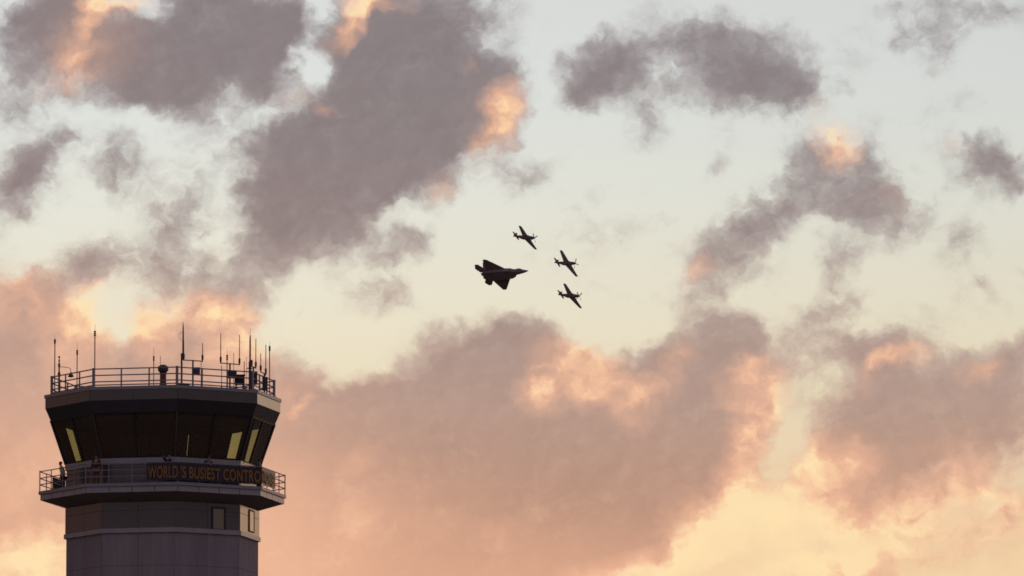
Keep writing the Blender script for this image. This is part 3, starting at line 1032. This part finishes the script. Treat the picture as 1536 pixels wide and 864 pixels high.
def person(label, px, k, a_in, yaw, height=1.75, lean=0.0, arms='rail', shirt='cloth', legs='cloth', vest=None, group=None, crouch=0.0):
    """standing on the gallery deck by face k at apothem a_in, turned by yaw (0 looks along the face's normal)"""
    n, t = fa(k)
    x = (px - 244) / PX
    s = (x - n.x * a_in) / t.x
    pos = n * a_in + t * s
    pos = ROTZ @ pos
    base = Vector((cx + pos.x, D0 + pos.y, zdk))
    o = thing('person', label, 'person', base, 'people on the gallery' if group is None else group)
    o.rotation_euler = (0, 0, math.atan2(n.y, n.x) + yaw + GA)           # local +X is where the person faces
    q = height / 1.75
    lx = lean * q
    hipz, knz = .93 * q, .50 * q
    hz = .93 * q - crouch
    J = {
        'pelvis': ((-.02 - lx * .3, 0, hz), (.145 * q, .115 * q)),
        'waist': ((lx * .05, 0, hz + .16 * q), (.135 * q, .10 * q)),
        'chest': ((lx * .55, 0, hz + .38 * q), (.165 * q, .115 * q)),
        'neck': ((lx * .85, 0, hz + .56 * q), .058 * q),
        'nape': ((lx * .95 + .015, 0, hz + .625 * q), .062 * q),
        'head': ((lx * 1.02 + .035, 0, hz + .70 * q), .088 * q),
        'crown': ((lx * 1.05 + .025, 0, hz + .765 * q), .078 * q),
    }
    E = [('pelvis', 'waist'), ('waist', 'chest'), ('chest', 'neck'), ('neck', 'nape'), ('nape', 'head'), ('head', 'crown')]
    # nose
    J['nose'] = ((lx * 1.02 + .14 * q, 0, hz + .69 * q), .017 * q)
    E.append(('head', 'nose'))
    for sd_, sg in (('l', 1), ('r', -1)):
        J['hip' + sd_] = ((-.02 - lx * .3, .095 * sg * q, hz - .08 * q), .085 * q)
        J['knee' + sd_] = ((.04 + crouch * .5, .105 * sg * q, knz - crouch * .4), .058 * q)
        J['ankle' + sd_] = ((-.02, .11 * sg * q, .09), .042 * q)
        J['toe' + sd_] = ((.17 * q, .13 * sg * q, .035), .035 * q)
        E += [('pelvis', 'hip' + sd_), ('hip' + sd_, 'knee' + sd_), ('knee' + sd_, 'ankle' + sd_), ('ankle' + sd_, 'toe' + sd_)]
        J['sh' + sd_] = ((lx * .72, .19 * sg * q, hz + .49 * q), .062 * q)
        if arms == 'rail':
            el, wr = (lx * .7 + .16, .26 * sg * q, hz + .24 * q), (lx * .5 + .40, .15 * sg * q, max(1.12, hz + .20 * q))
        elif arms == 'camera':
            el, wr = (lx + .17, .24 * sg * q, hz + .36 * q), (lx + (.30 if sg > 0 else .38), .05 * sg * q, hz + .62 * q)
        else:
            el, wr = (.0, .24 * sg * q, hz + .20 * q), (.05, .25 * sg * q, hz - .04 * q)
        J['el' + sd_], J['wr' + sd_] = (el, .042 * q), (wr, .03 * q)
        E += [('chest', 'sh' + sd_), ('sh' + sd_, 'el' + sd_), ('el' + sd_, 'wr' + sd_)]
        f = (Vector(wr) - Vector(el)).normalized()
        side = Vector((0, 1, 0))
        pm = Vector(wr) + f * .06
        J['palm' + sd_] = (tuple(pm), (.036 * q, .02 * q))
        E.append(('wr' + sd_, 'palm' + sd_))
        for i, (off, ln) in enumerate(((-.03, .070), (-.01, .082), (.01, .078), (.03, .062))):
            b_ = pm + f * .035 + side * off
            m_ = b_ + f * ln * .5 + Vector((0, 0, -.012))
            e_ = b_ + f * ln + Vector((0, 0, -.035))
            J['f%d%s' % (i, sd_)] = (tuple(b_), .010)
            J['g%d%s' % (i, sd_)] = (tuple(m_), .009)
            J['h%d%s' % (i, sd_)] = (tuple(e_), .007)
            E += [('palm' + sd_, 'f%d%s' % (i, sd_)), ('f%d%s' % (i, sd_), 'g%d%s' % (i, sd_)), ('g%d%s' % (i, sd_), 'h%d%s' % (i, sd_))]
        tb = pm - f * .01 - side * (.045 * sg)
        J['t0' + sd_] = (tuple(tb), .012)
        J['t1' + sd_] = (tuple(tb + f * .045 - side * (.012 * sg)), .009)
        E += [('palm' + sd_, 't0' + sd_), ('t0' + sd_, 't1' + sd_)]
    meshobj('body', skinned(J, E, 1), 'skin', o)

    def sub(names, grow, edges):
        return {n_: (J[n_][0], tuple((v + grow) for v in (J[n_][1] if hasattr(J[n_][1], '__len__') else (J[n_][1],) * 2))) for n_ in names}, edges
    jj, ee = sub(['pelvis', 'waist', 'chest', 'shl', 'shr', 'ell', 'elr', 'wrl', 'wrr', 'neck'], .016, [('pelvis', 'waist'), ('waist', 'chest'), ('chest', 'shl'), ('chest', 'shr'), ('shl', 'ell'), ('shr', 'elr'), ('ell', 'wrl'), ('elr', 'wrr'), ('chest', 'neck')])
    jj['neck'] = (tuple(Vector(J['neck'][0]) - Vector((0, 0, .03))), (.06, .06))
    meshobj('shirt', skinned(jj, ee, 1), shirt, o)
    jj, ee = sub(['pelvis', 'hipl', 'hipr', 'kneel', 'kneer', 'anklel', 'ankler'], .022, [('pelvis', 'hipl'), ('pelvis', 'hipr'), ('hipl', 'kneel'), ('hipr', 'kneer'), ('kneel', 'anklel'), ('kneer', 'ankler')])
    meshobj('trousers', skinned(jj, ee, 1), legs, o)
    if vest:
        jj, ee = sub(['pelvis', 'waist', 'chest', 'shl', 'shr'], .034, [('pelvis', 'waist'), ('waist', 'chest'), ('chest', 'shl'), ('chest', 'shr')])
        meshobj('vest', skinned(jj, ee, 1), vest, o)
    m_ = MB()
    c_ = Vector(J['head'][0]) + Vector((-.02, 0, .045 * q))
    m_.lathe(c_, [(.10 * q, -.03), (.103 * q, .01), (.092 * q, .055 * q), (.06 * q, .085 * q), (.01, .10 * q)], 14)
    m_.build('hair', 'hair', o, smooth=True)
    return o, J


person('person in a yellow safety vest and dark trousers leaning at the left railing', 95, -2, 5.45, -.9, 1.66, lean=.12, arms='down', vest='vest', shirt='vest')
person('person in dark maroon top and tan shorts standing at the front left gallery corner', 145.5, -1, 5.75, 0, 1.72, arms='down', shirt='maroon', legs='khaki')
ph, PJ = person('person holding a long black camera lens above the left end of the banner', 256, -1, 5.70, R(-72), 1.80, lean=.05, arms='camera', shirt='cloth', crouch=.08)
person('person in dark clothes hunched over the railing above the banner', 309, 0, 5.70, R(8), 1.66, lean=.16, arms='rail', shirt='cloth')
person('person with dark hair at the right corner of the gallery behind the banner', 386.5, 0, 5.75, R(25), 1.64, lean=.05, arms='down', shirt='cloth')

# the long lens held by the photographer
wl = Vector(PJ['palmr'][0])
cm = thing('camera', 'black camera with long telephoto lens held up by a person on the gallery', 'camera', (0, 0, 0))
n, t = fa(-1)
cm.location = ph.location + Matrix.Rotation(ph.rotation_euler.z, 3, 'Z') @ (wl + Vector((.03, .04, .03)))
cm.rotation_euler = ph.rotation_euler
m = MB(); m.box((-.06, -.075, -.05), (.03, .075, .05)); m.box((-.05, -.03, .05), (.02, .03, .085)); m.build('camera_body', 'black', cm)
m = MB()
m.loft([[(xx, rr * math.cos(a * math.pi / 6), rr * math.sin(a * math.pi / 6)) for a in range(12)] for xx, rr in ((.03, .042), (.12, .042), (.16, .055), (.34, .058), (.36, .07), (.46, .072))])
m.build('lens', 'black', cm)

# ------------------------------------------------------------------ aircraft
CAMR = Matrix((RIGHT, UP, -FWD)).transposed()


def pose(o, rows, px, py, s):
    rot = CAMR @ Matrix(rows)
    d = ray(px, py)
    o.matrix_world = Matrix.Translation(EYE + d * (F / s)) @ rot.to_quaternion().to_matrix().to_4x4()


def wingmesh(mb, sections, n=10):
    """sections: (y, z, x_lead, x_trail, thickness)"""
    rings = []
    for (y, z, xl, xt, th) in sections:
        c = xl - xt
        up, lo = [], []
        for i in range(n + 1):
            f = i / n
            x = xl - c * f
            yt = th * c * (1.4845 * math.sqrt(f) - .63 * f - 1.758 * f * f + 1.4215 * f ** 3 - .5075 * f ** 4) / .5 * .5
            up.append((x, y, z + yt))
            lo.append((x, y, z - yt * .7))
        rings.append(up + lo[-2:0:-1])
    mb.loft(rings)


def fuselage(mb, secs, n=20):
    """secs: x, z centre, half width, half height top, half height bottom, squareness"""
    rings = []
    for (x, z, w_, ht, hb_) in secs:
        r = []
        for k in range(n):
            a = 2 * math.pi * k / n
            r.append((x, w_ * math.cos(a), z + (ht if math.sin(a) > 0 else hb_) * math.sin(a)))
        rings.append(r)
    mb.loft(rings)


def propeller_plane():
    o = thing('propeller_plane', '', 'aeroplane', (0, 0, 0), 'single propeller fighters flying in formation')
    m = MB()
    fuselage(m, [(2.75, 0, .32, .32, .33), (2.5, 0, .42, .44, .46), (1.6, 0, .50, .56, .60), (.6, 0, .54, .60, .72), (-.3, 0, .55, .63, .80), (-1.2, .02, .54, .63, .82),
                 (-2.2, .05, .50, .60, .80), (-3.0, .08, .44, .53, .62), (-4.2, .12, .34, .44, .40), (-5.3, .15, .22, .36, .28), (-6.2, .15, .08, .22, .18)])
    m.build('fuselage', 'body', o, smooth=True)
    m = MB()
    fuselage(m, [(.55, .45, .05, .05, .05), (.25, .50, .24, .28, .2), (-.3, .52, .31, .42, .2), (-1.0, .50, .30, .40, .2), (-1.7, .48, .20, .22, .15), (-2.3, .46, .05, .08, .05)], 14)
    m.build('canopy', 'canopy', o, smooth=True)
    m = MB()
    fuselage(m, [(-.45, -.62, .28, .12, .26), (-.8, -.62, .33, .2, .34), (-1.7, -.55, .31, .2, .38), (-2.5, -.45, .24, .2, .30), (-3.0, -.35, .18, .1, .12)], 12)
    m.build('radiator_scoop', 'body', o, smooth=True)
    for s in (1, -1):
        m = MB()
        wingmesh(m, [(.1 * s, -.50, 1.6, -1.4, .15), (.85 * s, -.46, 1.3, -1.3, .15), (3.2 * s, -.28, 1.02, -.86, .13), (5.25 * s, -.11, .80, -.48, .12), (5.58 * s, -.08, .62, -.36, .08), (5.66 * s, -.075, .35, -.2, .05)])
        m.build('wing', 'alu', o, smooth=False)
        m = MB()
        wingmesh(m, [(.05 * s, .32, -4.55, -5.75, .1), (1.7 * s, .33, -4.95, -5.65, .09), (1.98 * s, .33, -5.1, -5.55, .06)])
        m.build('tailplane', 'alu', o)
    m = MB()
    rings = []
    for (z, xl, xt, th) in ((.1, -4.2, -6.35, .14), (.45, -4.85, -6.42, .12), (1.2, -5.25, -6.30, .08), (1.55, -5.45, -6.10, .05)):
        rings.append([(xl, 0, z), (xl - .3 * (xl - xt), th / 2, z), (xt, .01, z), (xt, -.01, z), (xl - .3 * (xl - xt), -th / 2, z)])
    m.loft(rings)
    m.build('tail_fin', 'body', o)
    m = MB()
    m.loft([[(x, r * math.cos(k * math.pi / 7), r * math.sin(k * math.pi / 7)) for k in range(14)] for x, r in ((2.72, .31), (2.95, .27), (3.2, .17), (3.34, .05), (3.37, .01))])
    m.build('spinner', 'body', o, smooth=True)
    for b in range(4):
        m = MB()
        a = math.pi / 2 * b
        rr = []
        for r, w_, th in ((.2, .08, .06), (.6, .13, .05), (1.1, .16, .035), (1.55, .13, .02), (1.72, .05, .012)):
            tw = .75 - .35 * r
            rr.append([Vector((2.9 + math.sin(tw) * w_ * u + .5 * th * v, (math.cos(tw) * w_ * u), r)) for u, v in ((-1, 0), (0, 1), (1, 0), (0, -1))])
        rot = Matrix.Rotation(-(a - math.pi / 2), 3, 'X')
        m.loft([[rot @ v for v in r] for r in rr])
        m.build('propeller_blade', 'jetdark', o)
    return o


def copy_tree(o):
    c = o.copy()
    C.objects.link(c)
    for ch in [x for x in bpy.data.objects if x.parent == o]:
        d = ch.copy()
        C.objects.link(d)
        d.parent = c
    return c


pp = propeller_plane()
PP = [
    (((.742, .464, .484), (-.061, -.672, .738), (.668, -.578, -.470)), 791.4, 356.2, 4.66, 67, 'propeller fighter flying highest, alone above the nose of the grey jet'),
    (((.720, .454, .525), (-.021, -.741, .671), (.694, -.494, -.524)), 852.9, 394.9, 4.713, 32, 'propeller fighter flying between the two others, to the right of the jet'),
    (((.726, .471, .501), (-.040, -.699, .714), (.687, -.538, -.489)), 858.6, 443.6, 4.716, 82, 'propeller fighter flying lowest of the three'),
]
for i, (rows, px, py, s, phi, lab) in enumerate(PP):
    o = pp if i == 0 else copy_tree(pp)
    o['label'] = lab
    pose(o, rows, px, py, s)
    for ch in [x for x in bpy.data.objects if x.parent == o and x.name.startswith('propeller_blade')]:
        ch.rotation_euler = (R(phi), 0, 0)


def fighter_jet():
    o = thing('fighter_jet', 'dark twin tailed jet fighter with broad diamond wings flying left of the propeller planes', 'jet fighter', (0, 0, 0))
    m = MB()
    rings = []
    for (x, w_, zc, top, bot, wt, wb) in ((-.02, .03, -.1, .02, .02, .5, .5), (-.9, .38, -.10, .26, .26, .5, .5), (-2.2, .74, -.06, .52, .50, .5, .5), (-3.6, 1.0, 0, .68, .66, .5, .55), (-5.2, 1.2, .05, .78, .76, .5, .6),
                                         (-6.4, 1.75, .08, .78, .85, .55, .75), (-8.2, 2.05, .08, .85, 1.0, .6, .8), (-11, 2.15, .05, .82, 1.02, .7, .85), (-14, 2.15, .05, .66, .85, .8, .85), (-16.2, 1.95, .1, .5, .6, .85, .85), (-17.3, 1.5, .1, .35, .4, .9, .9)):
        rings.append([(x, w_, zc), (x, w_ * wt, zc + top * .8), (x, w_ * wt * .4, zc + top), (x, -w_ * wt * .4, zc + top), (x, -w_ * wt, zc + top * .8),
                      (x, -w_, zc), (x, -w_ * wb, zc - bot * .92), (x, -w_ * wb * .4, zc - bot), (x, w_ * wb * .4, zc - bot), (x, w_ * wb, zc - bot * .92)])
    m.loft(rings)
    m.build('fuselage', 'jet', o)
    m = MB()
    fuselage(m, [(-2.4, .38, .12, .10, .05), (-3.2, .46, .45, .58, .2), (-4.3, .52, .55, .92, .2), (-5.6, .54, .48, .72, .2), (-7.2, .6, .2, .2, .1)], 14)
    m.build('canopy', 'canopy', o, smooth=True)
    for s in (1, -1):
        m = MB()
        m.loft([[(-5.55, 1.02 * s, .12), (-5.95, 1.86 * s, .02), (-6.55, 1.62 * s, -.98), (-6.2, .98 * s, -.92)],
                [(-9.0, .9 * s, .25), (-9.0, 2.1 * s, .12), (-9.0, 1.85 * s, -.99), (-9.0, .9 * s, -1.0)]])
        m.build('air_intake', 'jet', o)
        m = MB()
        out = [(-7.9, 1.7), (-8.35, 2.1), (-12.45, 6.5), (-13.1, 6.78), (-13.95, 6.62), (-15.35, 2.25), (-15.5, 1.7)]
        th = [.30, .28, .07, .05, .03, .10, .1]
        m.loft([[(x, y * s, .05 + h_ * .5) for (x, y), h_ in zip(out, th)], [(x, y * s, .05 - h_ * .5) for (x, y), h_ in zip(out, th)]])
        m.build('wing', 'jet', o)
        m = MB()
        out = [(-14.8, 1.8, .1), (-15.2, 2.3, .15), (-17.3, 4.55, .6), (-18.5, 4.57, .62), (-19.1, 3.1, .42), (-17.8, 1.6, .1)]
        m.loft([[(x, y * s, z + .05) for x, y, z in out], [(x, y * s, z - .05) for x, y, z in out]])
        m.build('tailplane', 'jet', o)
        m = MB()
        out = [(-12.9, 1.75, .4), (-15.3, 3.05, 2.95), (-16.2, 3.15, 3.15), (-17.3, 3.0, 2.8), (-17.0, 2.3, 1.4), (-16.6, 1.75, .4)]
        nn = Vector((0, math.cos(R(27)), -math.sin(R(27))))
        m.loft([[Vector((x, y * s, z)) + Vector((0, nn.y * s, nn.z)) * .07 for x, y, z in out], [Vector((x, y * s, z)) - Vector((0, nn.y * s, nn.z)) * .07 for x, y, z in out]])
        m.build('tail_fin', 'jet', o)
        m = MB()
        m.loft([[(-16.4, .12 * s, .5), (-16.4, 1.35 * s, .5), (-16.4, 1.35 * s, -.45), (-16.4, .12 * s, -.45)],
                [(-17.9, .25 * s, .12), (-17.9, 1.2 * s, .12), (-17.9, 1.2 * s, -.1), (-17.9, .25 * s, -.1)]])
        m.build('nozzle', 'jetdark', o)
    return o


fj = fighter_jet()
pose(fj, ((.800, .483, .356), (.102, -.693, .713), (.591, -.535, -.604)), 793.2, 405.6, 4.849)

# ------------------------------------------------------------------ render settings
sc.render.engine = 'CYCLES'
sc.view_settings.view_transform = 'Standard'
sc.view_settings.look = 'None'
sc.view_settings.exposure = 0.0
sc.view_settings.gamma = 1.0
sc.view_settings.use_curve_mapping = False
sc.cycles.transparent_max_bounces = 16
sc.cycles.use_denoising = False
sc.cycles.filter_width = 1.7
